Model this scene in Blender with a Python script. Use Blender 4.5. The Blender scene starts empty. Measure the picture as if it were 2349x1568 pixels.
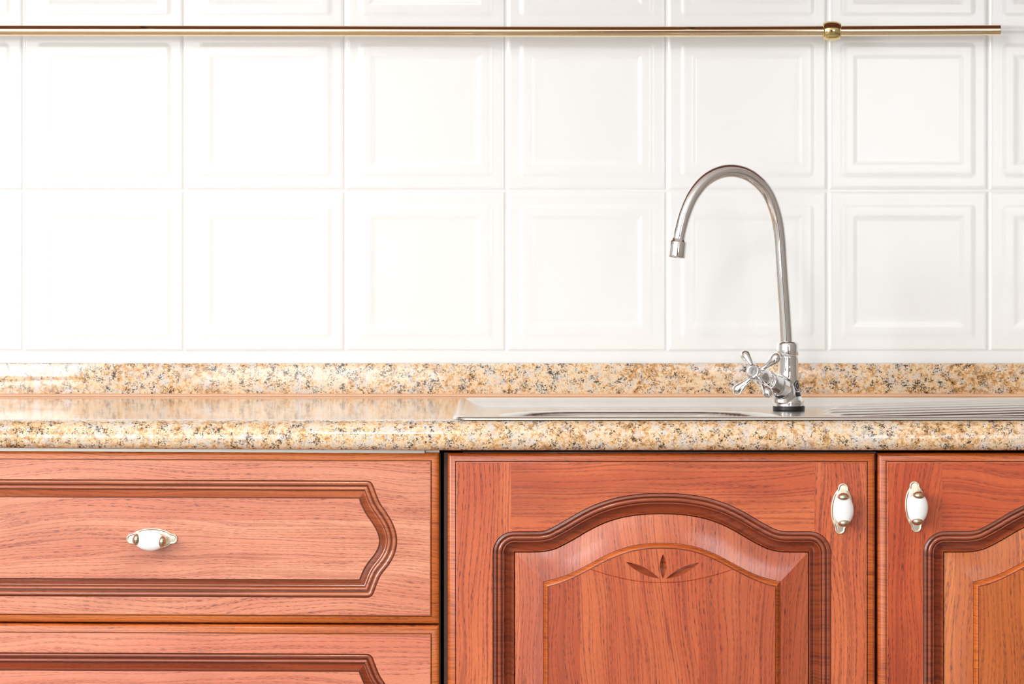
import bpy, bmesh, math, random
import numpy as np
from mathutils import Vector, Matrix
from mathutils.geometry import tessellate_polygon
C = bpy.context
S = C.scene
# ------------------------------------------------------------------ camera, world, lights, exposure
F, D, CXP, HY = 6600.0, 4.0, 1174.5, 520.0       # focal length in px, distance to worktop edge, principal point, eye level
CAMZ = 0.9 + (965 - HY) / (F / D)
cam = bpy.data.cameras.new('camera')
cam.sensor_width = 36; cam.lens = 36 * F / 2349
cam.shift_y = -(784 - HY) / 2349
cam.clip_start = 0.05
camo = bpy.data.objects.new('camera', cam); S.collection.objects.link(camo)
camo.location = (0, -D, CAMZ); camo.rotation_euler = (math.pi / 2, 0, 0)
S.camera = camo
w = bpy.data.worlds.new('world'); S.world = w; w.use_nodes = True
w.node_tree.nodes['Background'].inputs[0].default_value = (0.85, 0.93, 1, 1)
w.node_tree.nodes['Background'].inputs[1].default_value = 1.0
S.view_settings.view_transform = 'Standard'; S.view_settings.look = 'None'
S.view_settings.gamma = 1; S.view_settings.use_curve_mapping = False
S.view_settings.exposure = -0.12
def area(name, loc, target, sx, sy, power, col):
    l = bpy.data.lights.new(name, 'AREA'); l.shape = 'RECTANGLE'; l.size = sx; l.size_y = sy
    l.energy = power; l.color = col
    o = bpy.data.objects.new(name, l); S.collection.objects.link(o); o.location = loc
    o.rotation_euler = (Vector(target) - Vector(loc)).to_track_quat('-Z', 'Y').to_euler()
    return o
area('daylight_front_window', (-1.65, -5.35, 1.5), (-1.65, 0, 1.5), 1.85, 2.0, 56, (0.97, 0.985, 1))
area('daylight_left_window', (-2.55, -2.5, 1.75), (3, -2.5, 1.75), 1.8, 1.4, 115, (0.97, 0.985, 1))
area('daylight_right_window', (1.55, -5.35, 1.75), (1.55, 0, 1.75), 0.9, 1.5, 16, (0.97, 0.985, 1))
pl_ = bpy.data.lights.new('added_ceiling_fill', 'POINT'); pl_.energy = 34; pl_.shadow_soft_size = 0.13; pl_.color = (1, 0.96, 0.9)  # added point light, brightens the ceiling that the chrome reflects
plo = bpy.data.objects.new('added_ceiling_fill', pl_); S.collection.objects.link(plo); plo.location = (-0.3, -2.2, 2.2)

# ------------------------------------------------------------------ helpers
def P(px, py, y):
    s = F / (D + y)
    return Vector(((px - CXP) / s, y, CAMZ - (py - HY) / s))
def X(px, y): return (px - CXP) * (D + y) / F
def Z(py, y): return CAMZ - (py - HY) * (D + y) / F
def wloc(o):
    v = Vector((0, 0, 0))
    while o: v += o.location; o = o.parent
    return v
def link(name, me, parent):
    o = bpy.data.objects.new(name, me); S.collection.objects.link(o)
    if parent: o.parent = parent
    return o
def mesh(name, verts, faces, mat, parent=None, smooth=None, ang=40, origin=None, mi=None):
    """verts in world coordinates; smooth: None = all smooth, or a list of bools per face"""
    base = wloc(parent) if parent else Vector((0, 0, 0))
    org = Vector(origin) if origin is not None else base
    me = bpy.data.meshes.new(name)
    me.from_pydata([tuple(Vector(v) - org) for v in verts], [], faces)
    me.polygons.foreach_set('use_smooth', [True] * len(me.polygons) if smooth is None else smooth)
    if mi: me.polygons.foreach_set('material_index', mi)
    me.update()
    if ang: me.set_sharp_from_angle(angle=math.radians(ang))
    for m in (mat if isinstance(mat, (list, tuple)) else [mat]): me.materials.append(m)
    o = link(name, me, parent)
    o.location = org - base
    return o
def thing(name, label, cat, loc, group=None):
    o = bpy.data.objects.new(name, None); S.collection.objects.link(o)
    o.location = loc; o.empty_display_size = 0.05
    return tag(o, label, cat, group)
def tag(o, label, cat, group=None):
    o['label'] = label; o['category'] = cat
    if group: o['group'] = group
    return o
def struct(o): o['kind'] = 'structure'; return o
class MB:
    def __init__(s): s.v = []; s.f = []; s.s = []; s.mi = []
    def add(s, v, f, sm=True, m=0):
        n = len(s.v); s.v += [tuple(a) for a in v]; s.f += [tuple(i + n for i in q) for q in f]; s.s += [sm] * len(f); s.mi += [m] * len(f)
    def box(s, x0, x1, y0, y1, z0, z1, bev=0):
        if bev:
            bm = bmesh.new(); bmesh.ops.create_cube(bm, size=1)
            for v in bm.verts: v.co = ((x0 + x1) / 2 + v.co.x * (x1 - x0), (y0 + y1) / 2 + v.co.y * (y1 - y0), (z0 + z1) / 2 + v.co.z * (z1 - z0))
            bmesh.ops.bevel(bm, geom=bm.edges[:], offset=bev, segments=2, affect='EDGES', profile=0.5)
            bm.verts.index_update()
            s.add([v.co.copy() for v in bm.verts], [[v.index for v in f.verts] for f in bm.faces], True); bm.free(); return
        v = [(x, y, z) for x in (x0, x1) for y in (y0, y1) for z in (z0, z1)]
        s.add(v, [(0, 1, 3, 2), (4, 6, 7, 5), (0, 4, 5, 1), (2, 3, 7, 6), (0, 2, 6, 4), (1, 5, 7, 3)], False)
    def lathe(s, prof, org, axis=(0, 0, 1), n=48, cap=True, scale=None):
        a = Vector(axis).normalized(); u = a.orthogonal().normalized(); v = a.cross(u)
        org = Vector(org); vs = []; fs = []
        for r, h in prof:
            for i in range(n):
                t = 2 * math.pi * i / n
                vs.append(org + a * h + (u * math.cos(t) + v * math.sin(t)) * r)
        for j in range(len(prof) - 1):
            for i in range(n):
                k = (i + 1) % n
                fs.append((j * n + i, j * n + k, (j + 1) * n + k, (j + 1) * n + i))
        if cap:
            fs.append(tuple(reversed(range(n)))); fs.append(tuple(range((len(prof) - 1) * n, len(prof) * n)))
        s.add(vs, fs)
    def tube(s, pts, rad, n=32, cap=True):
        pts = [Vector(p) for p in pts]
        rs = rad if isinstance(rad, (list, tuple)) else [rad] * len(pts)
        vs = []; fs = []; prev = None
        for i, p in enumerate(pts):
            t = (pts[min(i + 1, len(pts) - 1)] - pts[max(i - 1, 0)]).normalized()
            u = t.orthogonal().normalized() if prev is None else (prev - t * prev.dot(t)).normalized()
            prev = u; v = t.cross(u)
            for k in range(n):
                a = 2 * math.pi * k / n
                vs.append(p + (u * math.cos(a) + v * math.sin(a)) * rs[i])
        for j in range(len(pts) - 1):
            for i in range(n):
                k = (i + 1) % n
                fs.append((j * n + i, j * n + k, (j + 1) * n + k, (j + 1) * n + i))
        if cap:
            fs.append(tuple(reversed(range(n)))); fs.append(tuple(range((len(pts) - 1) * n, len(pts) * n)))
        s.add(vs, fs)
    def build(s, name, mat, parent=None, ang=40, origin=None):
        return mesh(name, s.v, s.f, mat, parent, s.s, ang, origin, s.mi)
def catmull(pts, n=10):
    pts = [Vector(p) for p in pts]; out = []
    q = [pts[0] * 2 - pts[1]] + pts + [pts[-1] * 2 - pts[-2]]
    for i in range(1, len(q) - 2):
        a, b, c, d = q[i - 1:i + 3]
        for k in range(n):
            t = k / n
            out.append(0.5 * ((2 * b) + (c - a) * t + (2 * a - 5 * b + 4 * c - d) * t * t + (3 * b - a - 3 * c + d) * t ** 3))
    out.append(pts[-1]); return out

# ------------------------------------------------------------------ materials
class N:
    def __init__(s, name):
        s.m = bpy.data.materials.new(name); s.m.use_nodes = True; s.t = s.m.node_tree
        s.b = s.t.nodes['Principled BSDF']
    def node(s, typ, **kw):
        n = s.t.nodes.new(typ)
        for k, v in kw.items():
            if k in ('ins',):
                for kk, vv in v.items(): s.put(n, kk, vv)
            else: setattr(n, k, v)
        return n
    def put(s, n, key, val):
        if isinstance(val, bpy.types.NodeSocket): s.t.links.new(val, n.inputs[key])
        else: n.inputs[key].default_value = val
    def math(s, op, a, b=0.0, c=None, clamp=False):
        n = s.node('ShaderNodeMath', operation=op, use_clamp=clamp); s.put(n, 0, a); s.put(n, 1, b)
        if c is not None: s.put(n, 2, c)
        return n.outputs[0]
    def mix(s, f, a, b, blend='MIX'):
        n = s.node('ShaderNodeMix', data_type='RGBA', blend_type=blend); s.put(n, 0, f); s.put(n, 6, a); s.put(n, 7, b)
        return n.outputs[2]
    def ramp(s, f, stops, interp='LINEAR'):
        n = s.node('ShaderNodeValToRGB'); cr = n.color_ramp; cr.interpolation = interp
        while len(cr.elements) > 1: cr.elements.remove(cr.elements[-1])
        cr.elements[0].position = stops[0][0]; cr.elements[0].color = col(stops[0][1])
        for p, c in stops[1:]:
            e = cr.elements.new(p); e.color = col(c)
        s.put(n, 0, f); return n.outputs[0]
    def mapr(s, f, a, b, c=0.0, d=1.0):
        n = s.node('ShaderNodeMapRange'); s.put(n, 0, f); s.put(n, 1, a); s.put(n, 2, b); s.put(n, 3, c); s.put(n, 4, d)
        return n.outputs[0]
    def obj(s, off=(0, 0, 0)):
        t = s.node('ShaderNodeTexCoord').outputs['Object']
        n = s.node('ShaderNodeVectorMath', operation='ADD'); s.put(n, 0, t); s.put(n, 1, off); return n.outputs[0]
    def scl(s, v, sc):
        n = s.node('ShaderNodeVectorMath', operation='MULTIPLY'); s.put(n, 0, v); s.put(n, 1, sc); return n.outputs[0]
    def noise(s, v, scale, detail=2.0, rough=0.5, dist=0.0):
        n = s.node('ShaderNodeTexNoise'); s.put(n, 'Vector', v); s.put(n, 'Scale', scale); s.put(n, 'Detail', detail)
        s.put(n, 'Roughness', rough); s.put(n, 'Distortion', dist); return n.outputs[0]
    def bump(s, h, strength, dist=0.001):
        n = s.node('ShaderNodeBump'); s.put(n, 'Height', h); s.put(n, 'Strength', strength); s.put(n, 'Distance', dist)
        s.t.links.new(n.outputs[0], s.b.inputs['Normal'])
    def fin(s, color=None, rough=0.5, metal=0.0, spec=0.5, coat=0.0, coatr=0.1):
        if color is not None: s.put(s.b, 'Base Color', col(color) if isinstance(color, (tuple, str)) else color)
        s.put(s.b, 'Roughness', rough); s.put(s.b, 'Metallic', metal); s.put(s.b, 'Specular IOR Level', spec)
        s.put(s.b, 'Coat Weight', coat); s.put(s.b, 'Coat Roughness', coatr)
        return s.m
def col(c):
    """sRGB 0-255 triple -> linear rgba; 4-tuples pass through"""
    if len(c) == 4: return c
    return tuple(((x / 255) / 12.92 if x / 255 <= 0.04045 else ((x / 255 + 0.055) / 1.055) ** 2.4) for x in c) + (1,)

def wood_dir(n, v, along, tones, ringscale=110.0, stave=0.0, seed=0.0, pore=1.0):
    """v: object vector; along: 'x' or 'z' = grain direction. Returns colour, pore mask."""
    light, mid, deep, dark = tones
    ac = (0.05, 1, 1) if along == 'x' else (1, 1, 0.05)
    sep = n.node('ShaderNodeSeparateXYZ'); n.put(sep, 0, v)
    x, z = sep.outputs[0], sep.outputs[2]
    across = z if along == 'x' else x
    alongc = x if along == 'x' else z
    if stave:
        idx = n.math('FLOOR', n.math('DIVIDE', across, stave))
        wn = n.node('ShaderNodeTexWhiteNoise', noise_dimensions='1D'); n.put(wn, 'W', n.math('ADD', idx, seed + 0.37))
        tone = wn.outputs[0]
        sh = n.math('MULTIPLY', tone, 3.7)
    else:
        tone = 0.5; sh = 0.0
    # slow waviness of the growth rings
    low = n.noise(n.scl(v, tuple(5.0 * a if a == 1 else 2.2 for a in ac)), 1.0, 2.0)
    acw = n.math('ADD', across, n.math('MULTIPLY', n.math('SUBTRACT', low, 0.5), 0.09))
    alo = n.math('ADD', alongc, sh)
    comb = n.node('ShaderNodeCombineXYZ')
    n.put(comb, 0, acw); n.put(comb, 1, n.math('MULTIPLY', alo, 0.03)); n.put(comb, 2, seed + 0.5)
    ring = n.noise(comb.outputs[0], ringscale * .6, 2.0, 0.5)
    comb2 = n.node('ShaderNodeCombineXYZ')
    n.put(comb2, 0, acw); n.put(comb2, 1, n.math('MULTIPLY', alo, 0.05)); n.put(comb2, 2, seed)
    pores = n.noise(comb2.outputs[0], 1900.0, 2.0, 0.6)
    comb3 = n.node('ShaderNodeCombineXYZ')
    n.put(comb3, 0, acw); n.put(comb3, 1, n.math('MULTIPLY', alo, 0.12)); n.put(comb3, 2, seed + 9)
    broad = n.noise(comb3.outputs[0], 18.0, 4.0, 0.55)
    fine = n.noise(comb2.outputs[0], 3200.0, 2.0, 0.6)
    # growth lines: thin bands about 6 mm apart, drifting with the waviness
    ph = n.math('ADD', n.math('MULTIPLY', acw, ringscale * 1.35), n.math('MULTIPLY', ring, 4.5))
    fr = n.math('FRACT', ph)
    band = n.math('MULTIPLY', n.mapr(fr, 0.0, 0.12), n.mapr(fr, 0.55, 0.2))
    c = n.mix(n.mapr(broad, 0.36, 0.62), light, mid)
    if stave: c = n.mix(n.mapr(tone, 0, 1, 0.0, 0.6), c, deep)
    smudge = n.noise(n.scl(v, tuple(9.0 if a == 1 else 4.0 for a in ac)), 1.0, 3.0, 0.6)
    c = n.mix(n.mapr(smudge, 0.55, 0.72, 0.0, 0.45), c, n.mix(0.35, deep, dark))
    f2 = n.math('FRACT', n.math('ADD', n.math('MULTIPLY', ph, 0.19), 0.3))
    bold = n.math('MULTIPLY', n.mapr(f2, 0.0, 0.035), n.mapr(f2, 0.12, 0.05))
    c = n.mix(n.math('MULTIPLY', bold, 0.5), c, n.mix(0.45, deep, dark))
    c = n.mix(n.math('MULTIPLY', band, 0.34), c, deep)
    c = n.mix(n.mapr(fine, 0.4, 0.7, 0.0, 0.4), c, deep)
    patch = n.mapr(broad, 0.35, 0.6, 0.55, 1.0)
    pm = n.math('MULTIPLY', n.mapr(pores, 0.5, 0.57), n.math('ADD', n.math('MULTIPLY', n.math('MULTIPLY', band, patch), 0.85 * pore), 0.16 * pore), clamp=True)
    c = n.mix(pm, c, dark)
    return c, pm
def wood(name, tones, mode, seams=None, off=(0, 0, 0), seed=0.0, stave=0.0, ring=110.0, rough=0.33, pore=1.0, tones2=None, coat=0.45, coatr=0.2):
    n = N(name); v = n.obj(off)
    if mode == 'frame':
        a, pa = wood_dir(n, v, 'z', tones, ring, 0, seed, pore)
        b, pb = wood_dir(n, v, 'x', tones2 or tones, ring * 0.8, 0, seed + 5, pore * 0.8)
        t = n.obj(); sep = n.node('ShaderNodeSeparateXYZ'); n.put(sep, 0, t)
        inn = n.math('MULTIPLY', n.math('GREATER_THAN', sep.outputs[0], seams[0]), n.math('LESS_THAN', sep.outputs[0], seams[1]))
        c = n.mix(inn, a, b)
        pm = n.math('ADD', n.math('MULTIPLY', inn, pb), n.math('MULTIPLY', n.math('SUBTRACT', 1.0, inn), pa))
    else:
        c, pm = wood_dir(n, v, mode, tones, ring, stave, seed, pore)
    n.bump(n.math('MULTIPLY', pm, -1.0), 0.12, 0.0004)
    return n.fin(c, rough, coat=coat, coatr=coatr)

TL = (col((243, 170, 134)), col((224, 138, 104)), col((194, 104, 78)), col((120, 62, 52)))      # drawers
TD = (col((232, 128, 78)), col((206, 98, 58)), col((166, 70, 44)), col((84, 36, 32)))          # sink door
TR = (col((222, 106, 54)), col((196, 80, 40)), col((158, 58, 30)), col((92, 34, 26)))           # right door

def granite():
    n = N('granite'); v = n.obj()
    big = n.noise(v, 9.0, 3.0, 0.6, 0.4); med = n.noise(v, 95.0, 7.0, 0.72, 0.5)
    dv = n.node('ShaderNodeVectorMath', operation='ADD'); n.put(dv, 0, v)
    nz = n.node('ShaderNodeTexNoise'); n.put(nz, 'Vector', v); n.put(nz, 'Scale', 260.0); n.put(nz, 'Detail', 3.0)
    n.put(dv, 1, n.scl(nz.outputs[1], (0.005, 0.005, 0.005)))
    g1 = n.node('ShaderNodeTexVoronoi'); n.put(g1, 'Scale', 330.0); n.put(g1, 'Vector', dv.outputs[0])
    g = n.node('ShaderNodeSeparateColor'); n.put(g, 0, g1.outputs['Color'])
    f = n.math('ADD', med, n.math('MULTIPLY', n.math('SUBTRACT', g.outputs[0], 0.5), 0.13))
    f = n.math('ADD', f, n.math('MULTIPLY', n.math('SUBTRACT', big, 0.5), 0.45))
    c = n.ramp(f, [(0.27, (176, 162, 146)), (0.36, (226, 212, 192)), (0.45, (242, 214, 178)), (0.53, (230, 186, 136)), (0.61, (202, 150, 92)), (0.7, (150, 118, 78))])
    gr = n.noise(v, 60.0, 6.0, 0.72, 0.3)
    c = n.mix(n.mapr(gr, 0.5, 0.62, 0, 0.8), c, col((216, 211, 208)))
    sp2 = n.noise(v, 150.0, 7.0, 0.78, 0.8)
    c = n.mix(n.mapr(sp2, 0.55, 0.65, 0, 0.6), c, col((118, 100, 86)))
    sp = n.noise(v, 420.0, 5.0, 0.7, 0.6); cl = n.noise(v, 75.0, 5.0, 0.7)
    th = n.math('ADD', sp, n.math('MULTIPLY', n.math('SUBTRACT', cl, 0.5), 0.8))
    c = n.mix(n.mapr(th, 0.565, 0.62, 0, 0.95), c, col((52, 43, 38)))
    # hairline joints between slab lengths
    sep = n.node('ShaderNodeSeparateXYZ'); n.put(sep, 0, v)
    for sx in (X(1043, 0), X(1820, 0)):
        wob = n.math('ADD', sep.outputs[0], n.math('MULTIPLY', n.math('SUBTRACT', n.noise(v, 60.0), 0.5), 0.002))
        dd = n.math('ABSOLUTE', n.math('SUBTRACT', wob, sx))
        c = n.mix(n.math('MULTIPLY', n.math('LESS_THAN', dd, 0.0004), 0.5), c, col((150, 110, 70)))
    return n.fin(c, 0.11, coat=0.3, coatr=0.03, spec=0.5)
M = {}
M['granite'] = granite()
def tile_mat():
    n = N('white_tile'); v = n.obj()
    nb = n.noise(v, 9.0, 2.0)
    n.bump(nb, 0.10, 0.01)
    return n.fin((240, 241, 241), 0.2, coat=0.2, coatr=0.05)
M['tile'] = tile_mat()
M['plaster'] = N('white_plaster').fin((222, 222, 221), 0.8)
def simple(name, c, r, m=0.0, **k):
    n = N(name)
    nz = n.noise(n.obj(), 140.0, 3.0)
    n.put(n.b, 'Base Color', n.mix(n.mapr(nz, 0.3, 0.7, 0, 0.12), col(c), col(tuple(int(x * 0.88) for x in c))))
    return n.fin(None, r, m, **k)
M['chrome'] = N('chrome').fin((242, 242, 242), 0.045, 1.0)
def steel():
    n = N('stainless_steel'); v = n.obj()
    nz = n.noise(n.scl(v, (6, 60, 60)), 6.0, 4.0)
    r = n.mapr(nz, 0.3, 0.7, 0.17, 0.25)
    n.put(n.b, 'Roughness', r)
    n.put(n.b, 'Base Color', n.mix(n.mapr(n.noise(v, 40.0, 4.0, 0.7), 0.5, 0.75, 0, 0.2), col((230, 226, 220)), col((200, 194, 186))))
    n.put(n.b, 'Metallic', 1.0); return n.m
M['steel'] = steel()
def brass(name, c, c2, r):
    n = N(name); v = n.obj()
    nz = n.noise(n.scl(v, (0.4, 1, 1)), 260.0, 5.0, 0.75)
    mask = n.math('MULTIPLY', n.mapr(nz, 0.6, 0.68), n.mapr(n.noise(v, 7.0, 2.0), 0.45, 0.6))
    n.put(n.b, 'Base Color', n.mix(mask, col(c), col(c2)))
    n.put(n.b, 'Roughness', n.math('ADD', n.math('MULTIPLY', mask, 0.3), r)); n.put(n.b, 'Metallic', 1.0); return n.m
M['brass'] = brass('brass', (242, 222, 188), (170, 160, 140), 0.10)
M['collar'] = brass('collar_brass', (226, 208, 150), (190, 180, 140), 0.08)
M['pale_brass'] = brass('pale_brass', (250, 243, 224), (210, 200, 170), 0.32)
M['old_brass'] = brass('aged_brass', (226, 212, 186), (150, 130, 104), 0.16)
M['porcelain'] = N('porcelain').fin((250, 250, 250), 0.08, coat=0.5, coatr=0.03)
M['rubber'] = simple('black_rubber', (22, 22, 24), 0.45)
M['ink'] = simple('navy_ink', (30, 32, 52), 0.4)
M['caulk'] = simple('peach_sealant', (240, 190, 155), 0.35)
M['alu'] = simple('aluminium', (196, 196, 188), 0.35, 0.6)
M['carcass'] = simple('carcass_board', (104, 78, 64), 0.6)
M['carcass_edge'] = simple('grey_board_edge', (150, 145, 140), 0.5)
M['floor'] = simple('floor_tile', (138, 124, 112), 0.35)
M['darkwood'] = wood('brown_door_wood', (col((110, 66, 44)), col((96, 56, 38)), col((80, 44, 30)), col((40, 20, 14))), 'z', seed=4)
M['ceiling'] = N('ceiling_paint').fin((246, 246, 244), 0.7)
M['wallpaper'] = N('taupe_wall').fin((150, 142, 134), 0.8)
def trio(face, tag_, mould, bevel, seed, slope=None):
    m1 = wood('moulding_wood_' + tag_, mould, 'x', seed=seed + .3, ring=90, rough=0.25, pore=.5, coat=1.0, coatr=0.08)
    m2 = wood('bevel_wood_' + tag_, bevel, 'x', seed=seed + .7, ring=160, rough=0.3, pore=.8, coat=0.3, coatr=0.15)
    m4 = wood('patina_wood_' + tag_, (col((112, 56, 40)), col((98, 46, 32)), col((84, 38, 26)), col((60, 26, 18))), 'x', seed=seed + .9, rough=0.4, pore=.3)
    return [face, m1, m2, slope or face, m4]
ML = (col((200, 116, 76)), col((180, 96, 60)), col((148, 74, 46)), col((84, 40, 30)))
BL = (col((226, 128, 60)), col((204, 106, 46)), col((172, 80, 34)), col((96, 44, 26)))
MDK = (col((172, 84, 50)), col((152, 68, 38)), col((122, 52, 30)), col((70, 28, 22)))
BDK = (col((216, 110, 44)), col((196, 92, 34)), col((160, 68, 26)), col((80, 32, 18)))
M['upper'] = wood('upper_cabinet_wood', (col((150, 88, 66)), col((136, 76, 56)), col((112, 60, 44)), col((70, 34, 26))), 'x', seed=21)
M['drawer1'] = wood('drawer_wood', TL, 'x', off=(3, 0, 1), seed=1.0, ring=150, stave=0.16)
M['drawer2'] = wood('drawer_wood_lower', (col((236, 156, 124)), col((222, 130, 98)), col((200, 104, 76)), TL[3]), 'x', off=(5, 0, 7), seed=2.0, ring=100, pore=0.8)
M['paint'] = N('added_lamp_white').fin((250, 248, 240), 0.5)

# ------------------------------------------------------------------ the room
RX0, RX1, RY0, RY1, RZ = -2.6, 2.6, -5.5, 0.6, 2.6
b = MB(); b.box(RX0 - .1, RX1 + .1, RY0 - .1, RY1 + .1, -0.1, 0); struct(b.build('floor', M['floor']))
b = MB(); b.box(RX0 - .1, RX1 + .1, RY0 - .1, RY1 + .1, RZ, RZ + 0.1); struct(b.build('ceiling', M['ceiling']))
b = MB(); b.box(RX1, RX1 + .1, RY0, RY1, 0, RZ); struct(b.build('wall_right', M['wallpaper']))
b = MB()   # left wall with a window opening
for (y0, y1, z0, z1) in ((RY0, -3.45, 0, RZ), (-1.55, RY1, 0, RZ), (-3.45, -1.55, 0, 1.0), (-3.45, -1.55, 2.5, RZ)):
    b.box(RX0 - .1, RX0, y0, y1, z0, z1)
struct(b.build('wall_left', M['plaster']))
b = MB()
for (x0, x1, z0, z1) in ((RX0, -2.8 + .0, 0, RZ), (-0.7, 0.2, 0, RZ), (0.2, 1.05, 2.1, RZ), (1.05, 1.1, 0, RZ), (2.05, RX1, 0, RZ), (RX0, -0.7, 0, 0.45), (RX0, -0.7, 2.53, RZ), (1.1, 2.05, 0, 0.95), (1.1, 2.05, 2.53, RZ)):
    if x1 > x0: b.box(x0, x1, RY0 - .1, RY0, z0, z1)
struct(b.build('wall_front', M['plaster']))
def window(name, x0, x1, y0, y1, z0, z1, axis):
    b = MB(); t = 0.05
    if axis == 'x':
        for a0, a1 in ((x0, x0 + t), (x1 - t, x1), ((x0 + x1) / 2 - t / 2, (x0 + x1) / 2 + t / 2)): b.box(a0, a1, y0, y1, z0, z1)
        for c0, c1 in ((z0, z0 + t), (z1 - t, z1)): b.box(x0, x1, y0, y1, c0, c1)
    else:
        for a0, a1 in ((y0, y0 + t), (y1 - t, y1), ((y0 + y1) / 2 - t / 2, (y0 + y1) / 2 + t / 2)): b.box(x0, x1, a0, a1, z0, z1)
        for c0, c1 in ((z0, z0 + t), (z1 - t, z1)): b.box(x0, x1, y0, y1, c0, c1)
    struct(b.build(name, M['plaster']))
window('window_1', -2.6, -0.7, -5.5, -5.44, 0.45, 2.53, 'x')
window('window_2', 1.1, 2.05, -5.5, -5.44, 0.95, 2.53, 'x')
window('window_3', -2.6, -2.56 + .0, -3.45, -1.55, 1.0, 2.5, 'y')
b = MB(); b.box(0.2, 1.05, -5.52, -5.47, 0, 2.1); b.box(0.3, 0.95, -5.475, -5.462, 0.15, 0.95, .004); b.box(0.3, 0.95, -5.475, -5.462, 1.1, 2.0, .004)
struct(b.build('added_dark_door', M['darkwood']))  # unseen brown door, added as something dark for the chrome to reflect

# tiled wall behind the worktop: real relief
PITCH = 369.0 * (D + .6) / F
def tile_h(d):
    """relief height in mm at d px inside the tile edge"""
    def ss(a, b_, x): t = min(max((x - a) / (b_ - a), 0), 1); return t * t * (3 - 2 * t)
    h = -1.3 + 1.3 * ss(1.6, 6.5, d)
    h += .85 * ss(29, 42, d) - .85 * ss(56, 69, d)
    h += 0.5 * ss(69, 184, d)
    return h
def wall_back():
    px = PITCH / 369.0
    pr = [0, 1.6, 2.6, 3.6, 4.8, 6.5, 12, 20, 27, 29, 31, 33, 35, 37, 39, 41, 44, 48, 52, 55, 57, 59, 61, 63, 65, 67, 69, 80, 100, 140, 184.5]
    cs = pr + [369 - a for a in reversed(pr[:-1])]
    n = len(cs); b = MB()
    T = {}
    for j, cz in enumerate(cs):
        for i, cx in enumerate(cs):
            # rounded corners: distance with radius 12
            hx, hz = abs(cx - 184.5), abs(cz - 184.5)
            r = 26.0; qx, qz = max(hx - (184.5 - r), 0), max(hz - (184.5 - r), 0)
            if qx > 0 and qz > 0 and min(184.5 - hx, 184.5 - hz) > 7:
                d = r - math.hypot(qx, qz)
            else: d = min(184.5 - hx, 184.5 - hz)
            # inner ridge rounded with its own radius
            r2 = 22.0; q1, q2 = max(hx - (184.5 - 22 - r2), 0), max(hz - (184.5 - 22 - r2), 0)
            d2 = (22 + r2 - math.hypot(q1, q2)) if (q1 > 0 and q2 > 0) else min(184.5 - hx, 184.5 - hz)
            dd = min(184.5 - hx, 184.5 - hz) if min(184.5 - hx, 184.5 - hz) < 20 else max(d2, 7)
            T[i, j] = (cx * px, tile_h(dd) / 1000, cz * px)
    x0 = X(54, .6) - PITCH * 6; z0 = Z(806, .6)
    rnd = random.Random(3)
    for c in range(16):
        for r in range(4):
            tx, tz = rnd.uniform(-.0012, .0012), rnd.uniform(-.0015, .0015)
            vs = []
            for j in range(n):
                for i in range(n):
                    a, h, cc = T[i, j]
                    tilt = 0 if (i in (0, n - 1) or j in (0, n - 1)) else (a - PITCH / 2) * tx + (cc - PITCH / 2) * tz
                    vs.append((x0 + c * PITCH + a, RY1 - h + tilt, z0 + r * PITCH + cc))
            fs = [(j * n + i, j * n + i + 1, (j + 1) * n + i + 1, (j + 1) * n + i) for j in range(n - 1) for i in range(n - 1)]
            b.add(vs, fs)
    xe = x0 + 16 * PITCH; ze = z0 + 4 * PITCH; y = RY1
    b.box(RX0 - .1, RX1 + .1, RY1 + .003, RY1 + .12, -.05, RZ)
    for (a0, a1, c0, c1) in ((RX0, x0, 0, RZ), (xe, RX1, 0, RZ), (x0, xe, 0, z0), (x0, xe, ze, RZ)):
        if a1 > a0: b.add([(a0, y, c0), (a1, y, c0), (a1, y, c1), (a0, y, c1)], [(0, 1, 2, 3)], False)
    o = b.build('wall_back', M['tile'], ang=0)
    return struct(o)
wall_back()

# ------------------------------------------------------------------ profiled wooden fronts
YD = 0.02                      # face plane of doors and drawers
SD = F / (D + YD)
def offsets(master, ccw_out=1):
    """master: closed list of (x, y, corner) in px (y down), clockwise on screen. Returns function o -> list of points,
    o > 0 outward (round joins), o < 0 inward (mitred)."""
    pts = [Vector((a, b_)) for a, b_, _ in master]; n = len(pts)
    items = []
    for i, (a, b_, cr) in enumerate(master):
        p = pts[i]; t0 = (p - pts[i - 1]).normalized(); t1 = (pts[(i + 1) % n] - p).normalized()
        n0 = Vector((t0.y, -t0.x)); n1 = Vector((t1.y, -t1.x))
        mv = (n0 + n1); mv = mv.normalized() / max(mv.normalized().dot(n0), 0.4)
        if cr:
            K = 10
            a0 = math.atan2(n0.y, n0.x); da = math.atan2(n0.x * n1.y - n0.y * n1.x, n0.dot(n1))
            for k in range(K + 1):
                aa = a0 + da * k / K
                items.append((p, Vector((math.cos(aa), math.sin(aa))), mv))
        else: items.append((p, mv, mv))
    def f(o): return [(p + (rv if o > 0 else mv) * o) for p, rv, mv in items]
    return f
def ring_strip(b, f, prof, tow, m=1, k=1.0):
    """prof: list of (o px, h mm). tow(pt, h) -> world."""
    rows = [[tow(p, q[1] * k) for p in f(q[0])] for q in prof]
    mats = []
    n = len(rows[0]); vs = [v for r in rows for v in r]; fs = []
    for j in range(len(rows) - 1):
        for i in range(n):
            k = (i + 1) % n
            q = [j * n + i, (j + 1) * n + i, (j + 1) * n + k, j * n + k]
            if (Vector(vs[q[0]]) - Vector(vs[q[3]])).length < 1e-7: q = q[:3]
            elif (Vector(vs[q[1]]) - Vector(vs[q[2]])).length < 1e-7: q = [q[0], q[1], q[3]]
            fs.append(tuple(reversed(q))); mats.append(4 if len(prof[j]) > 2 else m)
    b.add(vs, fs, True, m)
    b.mi[-len(mats):] = mats
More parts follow.
